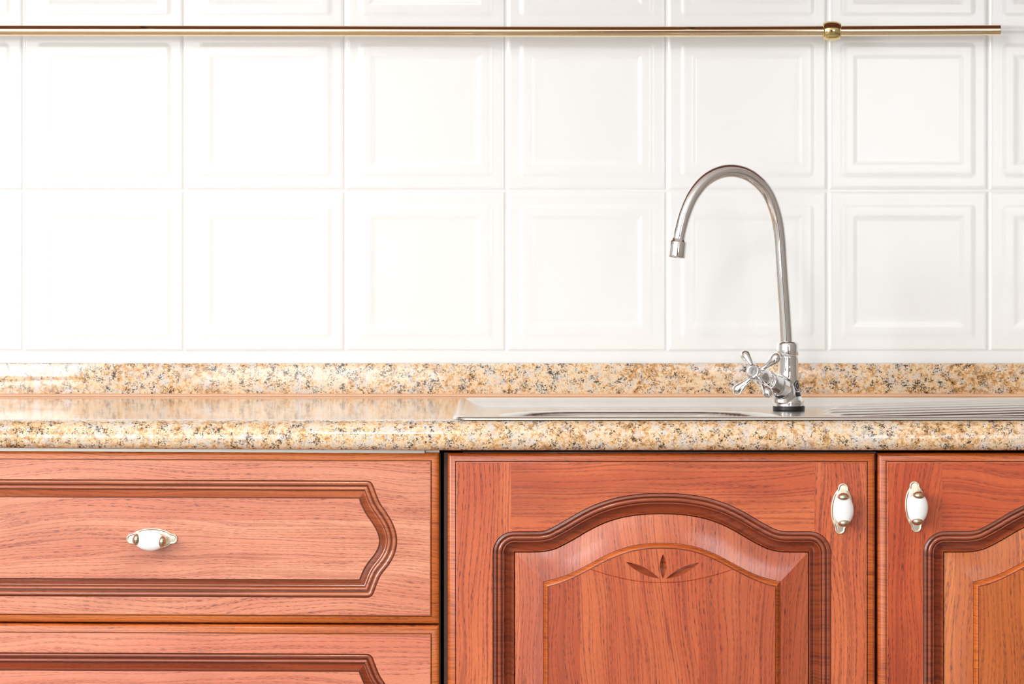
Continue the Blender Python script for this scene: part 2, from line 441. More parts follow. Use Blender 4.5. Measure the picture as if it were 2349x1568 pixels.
def clean(l):
    out = []
    for p in l:
        if not out or (Vector(p) - Vector(out[-1])).length > 1e-3: out.append(p)
    if (Vector(out[0]) - Vector(out[-1])).length < 1e-3: out.pop()
    return out
def fill(b, loops, h, tow):
    """flat area bounded by loops[0] with holes loops[1:], at height h"""
    L = [[Vector((p[0], p[1], 0)) for p in clean(l)] for l in loops]
    tri = tessellate_polygon(L)
    flat = [p for l in L for p in l]
    fs = []
    for t in tri:
        a, c, d = (flat[i] for i in t)
        ar = (c - a).cross(d - a).z
        if abs(ar) < 1e-6: continue
        fs.append(tuple(t) if ar < 0 else tuple(reversed(t)))   # y is down on screen
    b.add([tow((p.x, p.y), h) for p in flat], fs, False)
def rectf(x0, y0, x1, y1):
    def f(o): return [Vector((x0 - o, y0 - o)), Vector((x1 + o, y0 - o)), Vector((x1 + o, y1 + o)), Vector((x0 - o, y1 + o))]
    return f
def edge_frame(b, x0, y0, x1, y1, tow, wid=21):
    f = rectf(x0, y0, x1, y1)
    pr = [(0, -24), (0, -7.2), (-.8, -6.2), (-3, -5.0), (-7, -3.5), (-11, -2.4), (-15, -1.7), (-wid + 4.0, -1.45, 4), (-wid + 3.2, -2.6, 4), (-wid + 2.4, -2.6), (-wid + 1.8, -0.4), (-wid, 0)]
    ring_strip(b, f, pr, tow, 2)
    bk = [tow(p, -24) for p in f(0)]
    b.add(bk, [(0, 1, 2, 3)], False)
    return f(-wid)
def tow_flat(p, h): return Vector(((p[0] - CXP) / SD, YD - h / 1000, CAMZ - (p[1] - HY) / SD))

PLATE_B = []
def handle(parent, cx, cy, rot_plate, rot_grip, vertical, grip_dx=0):
    """oval brass back plate with end lobes, porcelain grip held by two brass domes"""
    c = tow_flat((cx, cy), 0) if not vertical or True else None
    bx = 90 if vertical else 0
    def frame(deg):
        a = math.radians(deg + bx); return Vector((math.cos(a), 0, math.sin(a))), Vector((-math.sin(a), 0, math.cos(a)))
    # plate
    u, v = frame(rot_plate); n = 300; b = MB(); vs = []
    A, B, lc, lr = 30.5, 14.9, 28.6, 7.2
    def rad(t):
        ct, st = math.cos(t), math.sin(t)
        re = A * B / math.hypot(B * ct, A * st)
        disc = lr * lr - (lc * st) ** 2
        if disc > 0: re = max(re, lc * abs(ct) + math.sqrt(disc))
        return re
    prof = [(0, 0), (0, 1.2), (.5, 1.9), (1.4, 2.0), (2.1, 1.5), (2.5, 1.1), (3.2, 1.2), (6, 1.6)]
    ol = [Vector((rad(2 * math.pi * i / n) * math.cos(2 * math.pi * i / n), rad(2 * math.pi * i / n) * math.sin(2 * math.pi * i / n))) for i in range(n)]
    for ins, h in prof:
        for i in range(n):
            t = (ol[(i + 1) % n] - ol[i - 1]).normalized(); p = ol[i] - Vector((t.y, -t.x)) * ins
            if ins > 5: p = ol[i] * .75
            vs.append(c + (u * p.x + v * p.y) / 1000 + Vector((0, -h / 1000 - 0.0002, 0)))
    vs.append(c + Vector((0, -0.0023, 0)))
    fs = [(j * n + (i + 1) % n, j * n + i, (j + 1) * n + i, (j + 1) * n + (i + 1) % n) for j in range(len(prof) - 1) for i in range(n)]
    L = (len(prof) - 1) * n
    fs += [(L + (i + 1) % n, L + i, len(vs) - 1) for i in range(n)]
    b.add([Vector(q) for q in vs], [tuple(reversed(q)) for q in fs]); b.build('handle_plate', M['pale_brass'], parent, 60)
    # grip
    u, v = frame(rot_grip); w_ = Vector((0, -1, 0)); g = c + w_ * 0.023 + u * grip_dx
    b = MB(); vs = []; ns, nt = 26, 40
    for j in range(ns + 1):
        s = -1 + 2 * j / ns; xx = 18.6 * s
        k = math.sqrt(max(1 - (xx / 21.6) ** 2, 0.01))
        rb, rt = 14.4 * k, 7.5 * (0.55 + 0.45 * k)
        for i in range(nt):
            t = 2 * math.pi * i / nt
            vs.append(g + u * (xx / 1000) + v * (rb * math.cos(t) / 1000) + w_ * (rt * math.sin(t) / 1000))
    fs = [(j * nt + i, j * nt + (i + 1) % nt, (j + 1) * nt + (i + 1) % nt, (j + 1) * nt + i) for j in range(ns) for i in range(nt)]
    fs += [tuple(reversed(range(nt))), tuple(range(ns * nt, (ns + 1) * nt))]
    b.add(vs, fs); o = b.build('handle_grip', M['porcelain'], parent, 60); o['label'] = 'white porcelain grip'
    for sg in (-1, 1):
        b = MB(); e = g + u * (sg * 0.0178) + w_ * 0.0012
        vs = []; na, nb = 24, 14
        for j in range(nb + 1):
            ph = math.pi * j / nb
            for i in range(na):
                t = 2 * math.pi * i / na
                vv = abs(math.cos(t)) ** 1.0
                vs.append(e + u * (5.9 * math.sin(ph) * math.sin(t) / 1000) + v * (8.2 * math.sin(ph) * math.cos(t) / 1000) + w_ * (8.2 * math.cos(ph) / 1000))
        fs = [(j * na + i, j * na + (i + 1) % na, (j + 1) * na + (i + 1) % na, (j + 1) * na + i) for j in range(nb) for i in range(na)]
        b.add(vs, fs)
        b.lathe([(4.6e-3, 0), (3.6e-3, 4e-3), (3.4e-3, 9e-3), (4e-3, 19e-3)], c + u * (sg * 0.0178 + grip_dx) + w_ * 0.001, w_, 20)
        b.build('handle_dome', M['old_brass'], parent, 60)

def cabinet_body(root, px0, px1, ztop, zbot=0.1):
    x0, x1 = X(px0, .045), X(px1, .045); t = .016; b = MB(); yf = .0465
    b.box(x0, x0 + t, yf, .56, zbot, ztop); b.box(x1 - t, x1, yf, .56, zbot, ztop)
    b.box(x0 + t, x1 - t, yf, .56, zbot, zbot + t); b.box(x0 + t, x1 - t, .55, .56, zbot + t, ztop)
    b.box(x0 + t, x1 - t, yf, yf + .018, ztop - t, ztop)
    o = b.build('body', M['carcass'], root)
    b = MB(); b.box(x0, x1, .09, .105, 0, zbot - .0005); b.build('plinth', M['carcass'], root)
    return o
# ---- drawer unit
ZT = Z(1036, .045)
dr = thing('base_cabinet', 'wide wooden drawer cabinet with stacked drawer fronts, left of the arched sink door', 'cabinet', (X(349, YD), .3, 0))
cabinet_body(dr, -303, 1010.5, ZT - .002)
def drawer(name, ytop, ybot, mat, hy=None):
    def tow(p, h):
        return tow_flat((p[0], p[1] - (1007 - p[0]) * 0.0042), h)
    b = MB(); x0, x1 = -309, 1007
    inner = edge_frame(b, x0, ytop, x1, ybot, tow)
    it, ib = ytop + 106, ybot - 102; cy = (it + ib) / 2; hh = (ib - it) / 2
    sh = [(823, -1.0), (831, -.77), (842, -.56), (859, -.32), (868, -.09), (870, .06), (867, .2), (859, .38), (842, .58), (832, .77), (824, 1.0)]
    right = catmull([(a, cy + s * hh, 0) for a, s in sh], 5)
    for _ in range(14):
        right = [right[0]] + [(right[i - 1] + right[i] * 2 + right[i + 1]) / 4 for i in range(1, len(right) - 1)] + [right[-1]]
    rt = [(p.x, p.y, 0) for p in right]
    lf = [(2 * 349 - p[0], p[1], 0) for p in reversed(rt)]
    base = []
    for seg in (rt, lf):
        for k, p in enumerate(seg): base.append((p[0], p[1], 1 if k in (0, len(seg) - 1) else 0))
    f0 = offsets([(a, c, 0) for a, c, _ in base])
    m = f0(26)
    master = [(m[i].x, m[i].y, base[i][2]) for i in range(len(base))]
    f = offsets(master)
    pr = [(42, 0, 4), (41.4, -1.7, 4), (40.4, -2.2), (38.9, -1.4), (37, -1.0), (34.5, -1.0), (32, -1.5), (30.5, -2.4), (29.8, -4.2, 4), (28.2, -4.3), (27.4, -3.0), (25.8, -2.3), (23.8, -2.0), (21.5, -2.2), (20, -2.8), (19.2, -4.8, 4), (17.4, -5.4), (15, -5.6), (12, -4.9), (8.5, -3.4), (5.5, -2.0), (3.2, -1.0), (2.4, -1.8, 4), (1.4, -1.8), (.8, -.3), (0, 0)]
    pr = [((q[0] - 26 if q[0] != 26 else 1e-4),) + tuple(q[1:]) for q in pr]
    ring_strip(b, f, pr, tow, 1, 1.7)
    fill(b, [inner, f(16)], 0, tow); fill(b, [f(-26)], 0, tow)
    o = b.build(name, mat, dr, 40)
    return o
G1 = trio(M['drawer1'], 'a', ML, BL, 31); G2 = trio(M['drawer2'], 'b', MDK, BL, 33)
d1 = drawer('drawer', 1038.5, 1431, G1)
handle(d1, 349, 1235, 0, -5, False, -0.0008)
d2 = drawer('drawer', 1435.5, 1828, G2)
handle(d2, 349, 1632, 0, 0, False)
d3 = drawer('drawer', 1832.5, 2225, G1)
handle(d3, 349, 2029, 0, 0, False)
def rail_top(x): return Z(1033.5, .004) + max(0, X(1000, 0) - x) * .0052 - .0004
b = MB()
for xa, xb_, ya in ((X(-300, .025), X(974, .025), .024), (X(974, .03) + .0005, X(1008, .03), .031)):
    cv = [(x, y, z) for x in (xa, xb_) for y in (ya, .06) for z in (rail_top(x) - .0046, rail_top(x))]
    b.add(cv, [(0, 1, 3, 2), (4, 6, 7, 5), (0, 4, 5, 1), (2, 3, 7, 6), (0, 2, 6, 4), (1, 5, 7, 3)], False)
o = b.build('top_rail', M['alu'], dr); o['label'] = 'grey aluminium rail above the drawers'

# ---- arched doors
ARCH = [(330, 0), (300, 0), (282, .3), (266, 2.4), (248, 8), (214, 26), (179, 46.5), (144, 63.5), (109, 75.5), (74, 82.8), (36, 87), (0, 88)]
def door(root, x0, x1, ytop, ybot, mats, seam_shift=(147, 139)):
    frame_m, panel_m = mats
    cx = (x0 + x1) / 2 + 0.5; base_y = ytop + 228
    L, R = x0 + 153, x1 - 151
    half = (R - L) / 2; cx = (L + R) / 2
    bot = ybot - 155
    up = catmull([(cx - a, base_y - h, 0) for a, h in ARCH], 6)
    dn = [Vector((2 * cx - p.x, p.y, 0)) for p in reversed(up[:-1])]
    line = [Vector((p.x, p.y - 25)) for p in up + dn]
    items = []
    for i, p in enumerate(line):
        t = (line[min(i + 1, len(line) - 1)] - line[max(i - 1, 0)]).normalized()
        items.append((p, Vector((t.y, -t.x)), 0))
    for (qx, qy, a0) in ((R, base_y, -90), (R, bot, 0), (L, bot, 90), (L, base_y, 180)):
        for k in range(13):
            a = math.radians(a0 + 7.5 * k)
            items.append((Vector((qx, qy)), Vector((math.cos(a), math.sin(a))), 25))
    def f(o): return [p + nv * (o + bs) for p, nv, bs in items]
    b = MB()
    inner = edge_frame(b, x0, ytop, x1, ybot, tow_flat)
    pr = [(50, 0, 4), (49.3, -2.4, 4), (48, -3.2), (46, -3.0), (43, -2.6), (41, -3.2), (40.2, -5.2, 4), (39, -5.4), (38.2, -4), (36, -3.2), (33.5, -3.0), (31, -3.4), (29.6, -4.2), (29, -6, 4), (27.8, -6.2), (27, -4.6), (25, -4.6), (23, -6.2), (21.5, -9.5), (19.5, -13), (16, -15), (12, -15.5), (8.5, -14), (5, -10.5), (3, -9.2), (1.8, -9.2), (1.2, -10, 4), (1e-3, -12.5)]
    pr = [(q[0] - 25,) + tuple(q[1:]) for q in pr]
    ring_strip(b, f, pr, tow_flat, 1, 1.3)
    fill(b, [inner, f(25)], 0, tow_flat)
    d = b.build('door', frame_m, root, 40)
    # raised panel
    b = MB(); W = 66
    pr2 = [(-0.05, -11.5), (-1.5, -9.6), (-22, -7.2), (-44, -4.9), (-W, -3.6, 4), (-W - 1.2, -4.3), (-W - 2.2, -4.2), (-W - 4.5, -2.4), (-W - 7.5, -1.2), (-W - 10, -.8), (-W - 11, -1.5, 4), (-W - 11.8, -1.4), (-W - 12.4, 0.0)]
    # inner outline: own smoother, lower arch, mitred corners
    Li, Ri = L + 76, R - 76
    iy = base_y + 76
    tp = f(-25); n = len(tp)
    def inner_map(o):
        """blend from the groove outline to the inner outline (flatter arch)"""
        t = -o / 76.0; out = []
        for k, p in enumerate(tp):
            if abs(p.y - bot) < 1: out.append(Vector((p.x + (76 * t if p.x < cx else -76 * t), p.y - 76 * t)))
            else:
                s = (p.x - cx) / half
                xi = cx + s * (half - 76)
                # inner arch height: starts to climb at once from the corner
                a = abs(xi - cx)
                hi = float(np.interp(a, IA, IH))
                yi = iy - hi
                out.append(Vector((p.x + (xi - p.x) * t, p.y + (yi - p.y) * t)))
        return out
    hc = catmull([(0, 88.7, 0), (30, 87.6, 0), (60, 83.4, 0), (87, 76.4, 0), (123, 62, 0), (165, 40, 0), (203, 20.5, 0), (235, 7.6, 0), (262, 0, 0)], 8)
    IA = [p.x for p in hc] + [300]; IH = [p.y for p in hc] + [0]
    ring_strip(b, inner_map, pr2[:5], tow_flat, 3, 1.5); ring_strip(b, inner_map, pr2[4:], tow_flat, 2, 1.5)
    top = clean([p for p in inner_map(pr2[-1][0])])
    # scallop line and leaves
    sc = catmull([(cx - 162, iy - 37, 0), (cx - 120, iy - 24, 0), (cx - 60, iy - 11, 0), (cx, iy - 7, 0), (cx + 60, iy - 11, 0), (cx + 120, iy - 24, 0), (cx + 162, iy - 37, 0)], 6)
    arch_pts = sorted([p for p in top if p.y < bot - 100], key=lambda p: p.x)
    def ay(x): return float(np.interp(x, [p.x for p in arch_pts], [p.y for p in arch_pts]))
    # end points on the outline
    def hit(sgn):
        best = None
        for k in range(100, 220):
            x = cx + sgn * k; ys = float(np.interp(x, [q.x for q in sc], [q.y for q in sc])) if abs(x - cx) <= 162 else iy - 37 - (abs(x - cx) - 162) * .35
            if ys <= ay(x): return x
        return cx + sgn * 162
    xl, xr = hit(-1), hit(1)
    mid = [Vector((q.x, q.y)) for q in sc if xl + 2 < q.x < xr - 2]
    pl, pq = Vector((xl, ay(xl))), Vector((xr, ay(xr)))
    arcin = [Vector((p.x, p.y)) for p in arch_pts if xl + .5 < p.x < xr - .5]
    low = [Vector((p.x, p.y)) for p in arch_pts if p.x <= xl - .5], [Vector((p.x, p.y)) for p in arch_pts if p.x >= xr + .5]
    bl = [Vector((p.x, p.y)) for p in top if p.y >= bot - 100]
    blx = sorted(bl, key=lambda p: p.x)
    field = low[0] + [pl] + mid + [pq] + low[1] + [blx[-1], blx[0]]
    scal = [pl] + mid + [pq]
    # V groove along scallop: shift the crescent boundary up by 2.5px
    scal_up = [pl] + [Vector((q.x, q.y - 2.2)) for q in mid] + [pq]
    scal_v = [pl] + [Vector((q.x, q.y - 1.0)) for q in mid] + [pq]
    fill(b, [field], 0, tow_flat)
    HC = -0.35
    for A_, hA, B_, hB in ((scal, 0, scal_v, -1.5), (scal_v, -1.5, scal_up, HC)):
        vs = [tow_flat(p, hA if 0 < i < len(A_) - 1 else 0) for i, p in enumerate(A_)] + [tow_flat(p, hB if 0 < i < len(B_) - 1 else 0) for i, p in enumerate(B_)]
        k = len(A_); b.add(vs, [(i, i + 1, k + i + 1, k + i) for i in range(k - 1)], False)
    # leaves
    ox, oy = cx + .5, iy - 13
    leaves = []
    for (tx, ty, bx_, by_, wd) in ((-83, -42.5, -6, -4.5, 7.6), (2, -61, 2, -4, 7.6), (85, -41, 9, -4, 7.4)):
        p0, p1 = Vector((ox + bx_, oy + by_)), Vector((ox + tx, oy + ty)); ax = p1 - p0; nn = Vector((-ax.y, ax.x)).normalized()
        kk = 12; up_ = []; dn_ = []; ct = []
        for i in range(kk + 1):
            t = i / kk; ww = wd * math.sin(math.pi * t) ** .85
            p = p0 + ax * t
            if 0 < i < kk: up_.append(p + nn * ww); dn_.append(p - nn * ww)
            ct.append((p, -5.5 * math.sin(math.pi * t) ** .6))
        leaves.append([p0] + up_ + [p1] + dn_[::-1])
        for sd in (up_, dn_):
            rim = [p0] + sd + [p1]
            vs = [tow_flat(p, HC) for p in rim] + [tow_flat(p, HC + h) for p, h in ct]
            k = len(rim); b.add(vs, [(i, i + 1, k + i + 1, k + i) for i in range(k - 1)], False, 1)
    fill(b, [[pl] + arcin + [pq] + [q for q in reversed(scal_up[1:-1])]] + leaves, HC, tow_flat)
    # thin sliver between crescent plane and the outline
    ks = [pl] + arcin + [pq]
    vs = [tow_flat(p, 0) for p in ks] + [tow_flat(p, HC) for p in ks]; k = len(ks)
    b.add(vs, [(i, i + 1, k + i + 1, k + i) for i in range(k - 1)], False)
    # panel back
    bb = f(-24.9); fill(b, [bb], -22.5, tow_flat)
    b.build('door_panel', panel_m, d, 40)
    return d
SK = (X(1517.5, YD), .3, 0)
fr2 = wood('door_frame_wood', TD, 'frame', seams=(X(1172, YD) - SK[0], X(1868, YD) - SK[0]), off=(1.3, 0, 2.1), seed=3, ring=130)
pn2 = wood('door_panel_wood', TD, 'z', off=(0.031, 0, 5), seed=6, stave=0.083, ring=120)
sl2 = wood('door_slope_wood', TD, 'z', off=(0.031, 0, 5), seed=6, stave=0.083, ring=120, rough=.26, coat=1.0, coatr=.16)
c2 = thing('base_cabinet', 'wooden sink cabinet under the tap, its arched door carved with three leaves', 'cabinet', SK)
cabinet_body(c2, 1018.5, 2009, ZT - .001)
b = MB(); b.box(X(1062, .03), X(2012, .03), .044, .0462, Z(1039.3, .044), Z(1035.9, .044)); b.box(X(2009.3, .03), X(2012, .03), .0446, .0462, Z(1080, .03), Z(1038.8, .03)); b.build('top_rail', M['carcass_edge'], c2)
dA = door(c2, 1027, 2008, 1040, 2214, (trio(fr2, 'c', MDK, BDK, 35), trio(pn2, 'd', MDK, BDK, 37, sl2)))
handle(dA, 1930.5, 1166, -4.5, 1.5, True, 0.0006)
RK = (X(2505.5, YD), .3, 0)
fr3 = wood('right_door_frame_wood', TR, 'frame', seams=(X(2161, YD) - RK[0], X(2850, YD) - RK[0]), off=(4.3, 0, 8.1), seed=13, ring=120)
pn3 = wood('right_door_panel_wood', (col((226, 130, 58)), col((208, 110, 46)), col((184, 88, 38)), TR[3]), 'z', off=(7.03, 0, 3), seed=16, stave=0.09, ring=120)
c3 = thing('base_cabinet', 'darker orange wooden cabinet at the right edge, under the drainer, door handle on its left', 'cabinet', RK)
cabinet_body(c3, 2014.5, 2999, ZT - .001)
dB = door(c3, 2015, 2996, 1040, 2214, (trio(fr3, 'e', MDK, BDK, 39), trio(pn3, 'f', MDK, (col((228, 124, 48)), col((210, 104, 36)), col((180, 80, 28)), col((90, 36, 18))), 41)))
handle(dB, 2100, 1161.5, 2.5, -3.0, True, 0.0)

# ------------------------------------------------------------------ worktop, upstand, sealant
WX0, WX1 = X(-340, 0), X(3030, 0)
zt, zb = 0.9, Z(1033.5, .004)
HX0, HX1, HY0, HY1 = X(1037, .02) + .0175, .8425, .0355, .4505        # cut-out for the sink
front = [(.034, zt), (.024, zt - .0003), (.016, zt - .0018), (.010, zt - .0048), (.006, zt - .0085), (.0025, zt - .0135), (.0008, zt - .019), (0, zt - .025), (.0006, zt - .031), (.0025, zt - .0355), (.006, zb + .0015), (.012, zb), (.034, zb)]
b = MB()
sub = [WX0 + (WX1 - WX0) * i / 8 for i in range(9)]; sub = sorted(sub + [X(1000, 0)])
k = len(front); vs = [(x, y, z) for x in sub for y, z in front]
b.add(vs, [(i * k + j, i * k + j + 1, (i + 1) * k + j + 1, (i + 1) * k + j) for i in range(len(sub) - 1) for j in range(k - 1)], True)
def quadz(x0, x1, y0, y1, z): b.add([(x0, y0, z), (x1, y0, z), (x1, y1, z), (x0, y1, z)], [(0, 1, 2, 3)] if z == zt else [(3, 2, 1, 0)], False)
for z in (zt, zb):
    quadz(WX0, HX0, .034, .6, z); quadz(HX1, WX1, .034, .6, z); quadz(HX0, HX1, .034, HY0, z); quadz(HX0, HX1, HY1, .6, z)
hv = [(HX0, HY0), (HX1, HY0), (HX1, HY1), (HX0, HY1)]
b.add([(x, y, z) for z in (zt, zb) for x, y in hv], [(0, 1, 5, 4), (1, 2, 6, 5), (2, 3, 7, 6), (3, 0, 4, 7)], False)
for xx in (WX0, WX1):
    ev = [(xx, y, z) for y, z in front] + [(xx, .6 - .0005, zb), (xx, .6 - .0005, zt)]
    b.add(ev, [tuple(range(len(ev)))], False)
wt = tag(b.build('worktop', M['granite'], ang=60), 'polished beige and gold granite worktop with rounded front edge over the cabinets', 'countertop')
for v in wt.data.vertices:
    if v.co.y > .5995: v.co.y = .5985
    if v.co.z < zt - .01: v.co.z += max(0, (X(1000, 0) - v.co.x)) * .0052 * min(1, (zt - v.co.z - .01) / .02)
YU = .578
b = MB(); b.box(WX0, WX1, YU, .598, zt + .0002, Z(832, .595), .0012)
tag(b.build('granite_upstand', M['granite'], ang=30), 'speckled granite upstand strip along the foot of the tiled wall', 'backsplash')
b = MB(); pr = [(YU - .0005, zt + .0045), (YU - .0018, zt + .0042), (YU - .0034, zt + .003), (YU - .0046, zt + .0016), (YU - .0052, zt + .0003)]
k = len(pr); vs = [(x, y, z) for x in (WX0, WX1) for y, z in pr]; b.add(vs, [(j, j + 1, k + j + 1, k + j) for j in range(k - 1)])
vs2 = [(x, YU - .0005, z) for x in (WX0, WX1) for z in (zt + .0045, zt + .0003)]; b.add(vs2, [(0, 1, 3, 2)], False)
tag(b.build('sealant_bead', M['caulk']), 'peach sealant bead where the granite upstand meets the worktop', 'sealant')

# ------------------------------------------------------------------ sink
SX0, SX1, SY0, SY1 = X(1037, .02), .86, .018, .468
DECK = .893
def sd_rr(x, y, x0, x1, y0, y1, r):
    cx, cy = (x0 + x1) / 2, (y0 + y1) / 2; hx, hy = (x1 - x0) / 2 - r, (y1 - y0) / 2 - r
    qx, qy = abs(x - cx) - hx, abs(y - cy) - hy
    return math.hypot(max(qx, 0), max(qy, 0)) + min(max(qx, qy), 0) - r
RIM = [(0, .9002), (.0008, .9022), (.002, .9036), (.004, .9046), (.0062, .9048), (.009, .9042), (.014, .9026), (.024, .8978), (.034, .8938), (.038, DECK), (1, DECK)]
rd, rz = [a for a, _ in RIM], [b_ for _, b_ in RIM]
def sstep(a, b_, x): t = min(max((x - a) / (b_ - a), 0), 1); return t * t * (3 - 2 * t)
RIBS = [.425 - i * .055 for i in range(7)]
BX0, BX1, BY0, BY1 = -.022, .392, .068, .336
def sink_z(x, y):
    d = -sd_rr(x, y, SX0, SX1, SY0, SY1, .03)
    z = float(np.interp(d, rd, rz))
    fl = sstep(.03, .045, d)
    rise = .0085 * min(max((x - .45) / .3, 0), 1)
    z += rise * sstep(.008, .038, d) * (1 - .15)
    # bowl
    q = -sd_rr(x, y, BX0, BX1, BY0, BY1, .125)
    if q > -.004:
        t = min(max((q + .004) / .012, 0), 1)
        z -= .006 * t * t
        z -= .135 * sstep(0.004, .045, q) 
    # ribs of the drainer
    if x > .44:
        for ry in RIBS:
            st = .455 + ((ry - .27) / .16) ** 2 * .06
            a = sstep(st, st + .02, x) * (1 - sstep(.80, .815, x))
            e = abs(y - ry)
            if e < .008 and a > 0: z += .0034 * a * (0.5 + 0.5 * math.cos(math.pi * e / .008))
    return z
def axis_lines(lo, hi, coarse, feats):
    pts = {lo, hi}
    v = lo
    while v < hi: pts.add(round(v, 5)); v += coarse
    for a, b_, st in feats:
        v = a
        while v <= b_: 
            if lo <= v <= hi: pts.add(round(v, 5))
            v += st
    out = sorted(pts); res = [out[0]]
    for p in out[1:]:
        if p - res[-1] > 4e-4: res.append(p)
    res[-1] = hi
    return res
xs = axis_lines(SX0, SX1, .006, [(SX0, SX0 + .012, .0008), (SX0 + .012, SX0 + .045, .002), (BX0 - .006, BX0 + .05, .002), (BX1 - .05, BX1 + .006, .002), (.45, .53, .003), (SX1 - .012, SX1, .001)])
ys = axis_lines(SY0, SY1, .005, [(SY0, SY0 + .012, .0008), (SY1 - .012, SY1, .0008), (SY1 - .045, SY1 - .012, .002), (SY0 + .012, SY1 - .045, .0018)])
b = MB(); vs = []; RC = .03
for y in ys:
    for x in xs:
        # round the outer corners by mapping the corner squares onto quarter discs
        xx, yy = x, y
        ux = (SX0 + RC - x) / RC if x < SX0 + RC else ((x - SX1 + RC) / RC if x > SX1 - RC else 0)
        uy = (SY0 + RC - y) / RC if y < SY0 + RC else ((y - SY1 + RC) / RC if y > SY1 - RC else 0)
        if ux > 0 and uy > 0:
            a, c = ux * math.sqrt(1 - uy * uy / 2), uy * math.sqrt(1 - ux * ux / 2)
            xx = SX0 + RC - a * RC if x < SX0 + RC else SX1 - RC + a * RC
            yy = SY0 + RC - c * RC if y < SY0 + RC else SY1 - RC + c * RC
        vs.append((xx, yy, sink_z(xx, yy)))
n = len(xs)
b.add(vs, [(j * n + i, j * n + i + 1, (j + 1) * n + i + 1, (j + 1) * n + i) for j in range(len(ys) - 1) for i in range(n - 1)])
sink = thing('kitchen_sink', 'stainless steel inset sink with ribbed drainer set in the granite worktop', 'sink', (.19, .2, .9))
b.build('basin', M['steel'], sink, ang=0)
zb_ = sink_z(.185, .2)
b = MB(); b.lathe([(.043, .0005), (.042, .002), (.036, .0018), (.030, -.001), (.006, -.001), (.005, .006), (.001, .007)], (.185, .2, zb_), n=40); b.build('drain', M['chrome'], sink)

# ------------------------------------------------------------------ tap
YT = .345; TX = X(1806.5, YT)
tap = thing('kitchen_tap', 'tall chrome swan-neck tap with cross handle standing on the sink', 'faucet', (TX, YT, DECK + .0003))
TB = X(1809.5, YT)
b = MB(); b.lathe([(.0236, 0), (.0240, .001), (.0240, .0052), (.0236, .006)], (TB, YT, DECK + .0004), n=56); o = b.build('gasket', M['rubber'], tap)
b = MB()
prof = [(.0233, .006), (.0238, .0075), (.0238, .0135), (.0232, .0155), (.0212, .0185), (.0190, .0225), (.0176, .028), (.0168, .035), (.0162, .045), (.0156, .058), (.0153, .070), (.0153, .0825)]
b.lathe(prof, (TX + (TB - TX) * .6, YT, DECK), n=64)
# valve neck
ax = Vector((-.566, -.75, .34)).normalized()
cap = P(1728.5, 852.4, YT - .085)
LN = .096; start = cap - ax * LN
b.lathe([(.010, .002), (.0145, .007), (.0170, .016), (.0172, .031), (.0163, .032), (.0150, .048), (.0140, .0525), (.0100, .053), (.0100, .062)], start, ax, 56)
bo = (TX - .0065, YT - .006, DECK)
b.lathe([(.010, .009), (.0185, .012), (.0195, .018), (.0192, .026), (.0178, .036), (.0150, .045), (.0090, .052), (.001, .054)], bo, n=48)
body = b.build('body', M['chrome'], tap, 0)
rm = body.modifiers.new('remesh', 'REMESH'); rm.mode = 'VOXEL'; rm.voxel_size = .0007; rm.use_smooth_shade = True
sm_ = body.modifiers.new('smooth', 'SMOOTH'); sm_.factor = .5; sm_.iterations = 14
b = MB(); b.lathe([(.0160, 0), (.0166, .0008), (.0168, .002), (.0168, .0155), (.0160, .0180), (.0140, .0205), (.0108, .0215)], (TX, YT, DECK + .083), n=64); b.build('collar', M['chrome'], tap, 35)
sp = [(1804, 788), (1801.5, 745), (1798, 690), (1793.5, 628), (1790.5, 580), (1787.5, 541), (1780, 494), (1763, 447), (1739, 417), (1710, 398), (1677, 391.5), (1645, 398), (1615, 417), (1589, 450), (1571, 491), (1560, 530), (1556, 552)]
pts = []
tot = len(sp) - 1
for i, (a, c) in enumerate(sp):
    sw = max(0, (1804 - a) / 250.0)
    pts.append(P(a, c, YT - .075 * sw))
path = catmull(pts, 8)
b = MB(); b.tube(path, .0100, 40); b.build('spout', M['chrome'], tap, 60)
e = path[-1]; t = (P(1551.5, 588, YT - .076) - P(1556, 549, YT - .075)).normalized()
b = MB(); b.lathe([(.0102, -.004), (.0112, -.001), (.0128, .0005), (.0134, .0016), (.0136, .0022), (.0136, .0225), (.0133, .0238), (.0128, .0245), (.0118, .0245), (.0112, .020)], e + t * .0005, t, 48); b.build('aerator', M['chrome'], tap, 30)
# cross handle
hub = P(1735.8, 856.8, YT - .078)
u = Vector((40, -14.5, 34.5)).normalized(); u = (u - ax * u.dot(ax)).normalized(); v = ax.cross(u).normalized()
if v.z < 0: v = -v
b = MB()
b.lathe([(.0105, -.030), (.0128, -.026), (.0138, -.016), (.0130, -.008), (.0112, -.004), (.0112, .003), (.0118, .006), (.0118, .0085)], hub, ax, 48)
xh = b.build('cross_handle', M['chrome'], tap, 35)
for d_ in (u, -u, v, -v):
    b = MB(); q = [(.0046, .006), (.0036, .011), (.0034, .0155), (.0041, .021), (.0056, .027), (.0071, .0325), (.0078, .037), (.0074, .0405), (.0058, .0436), (.0044, .0444), (.0040, .0440), (.0026, .0450), (.0006, .0454)]
    b.lathe(q, hub, d_, 28); b.build('arm', M['chrome'], xh, 60)
b = MB(); n = 60
prof = [(.0104, .0086), (.0112, .0095), (.0112, .0118), (.0104, .0132), (.0092, .0136), (.0086, .0130), (.0078, .0128), (.001, .0133)]
a = ax; uu = a.orthogonal().normalized(); vv = a.cross(uu); vs = []
for j, (r, h) in enumerate(prof):
    for i in range(n * 2):
        tt = 2 * math.pi * i / (n * 2); rr = r + (.00035 if (i % 2 and j in (1, 2)) else 0)
        vs.append(hub + a * h + (uu * math.cos(tt) + vv * math.sin(tt)) * rr)
m = n * 2
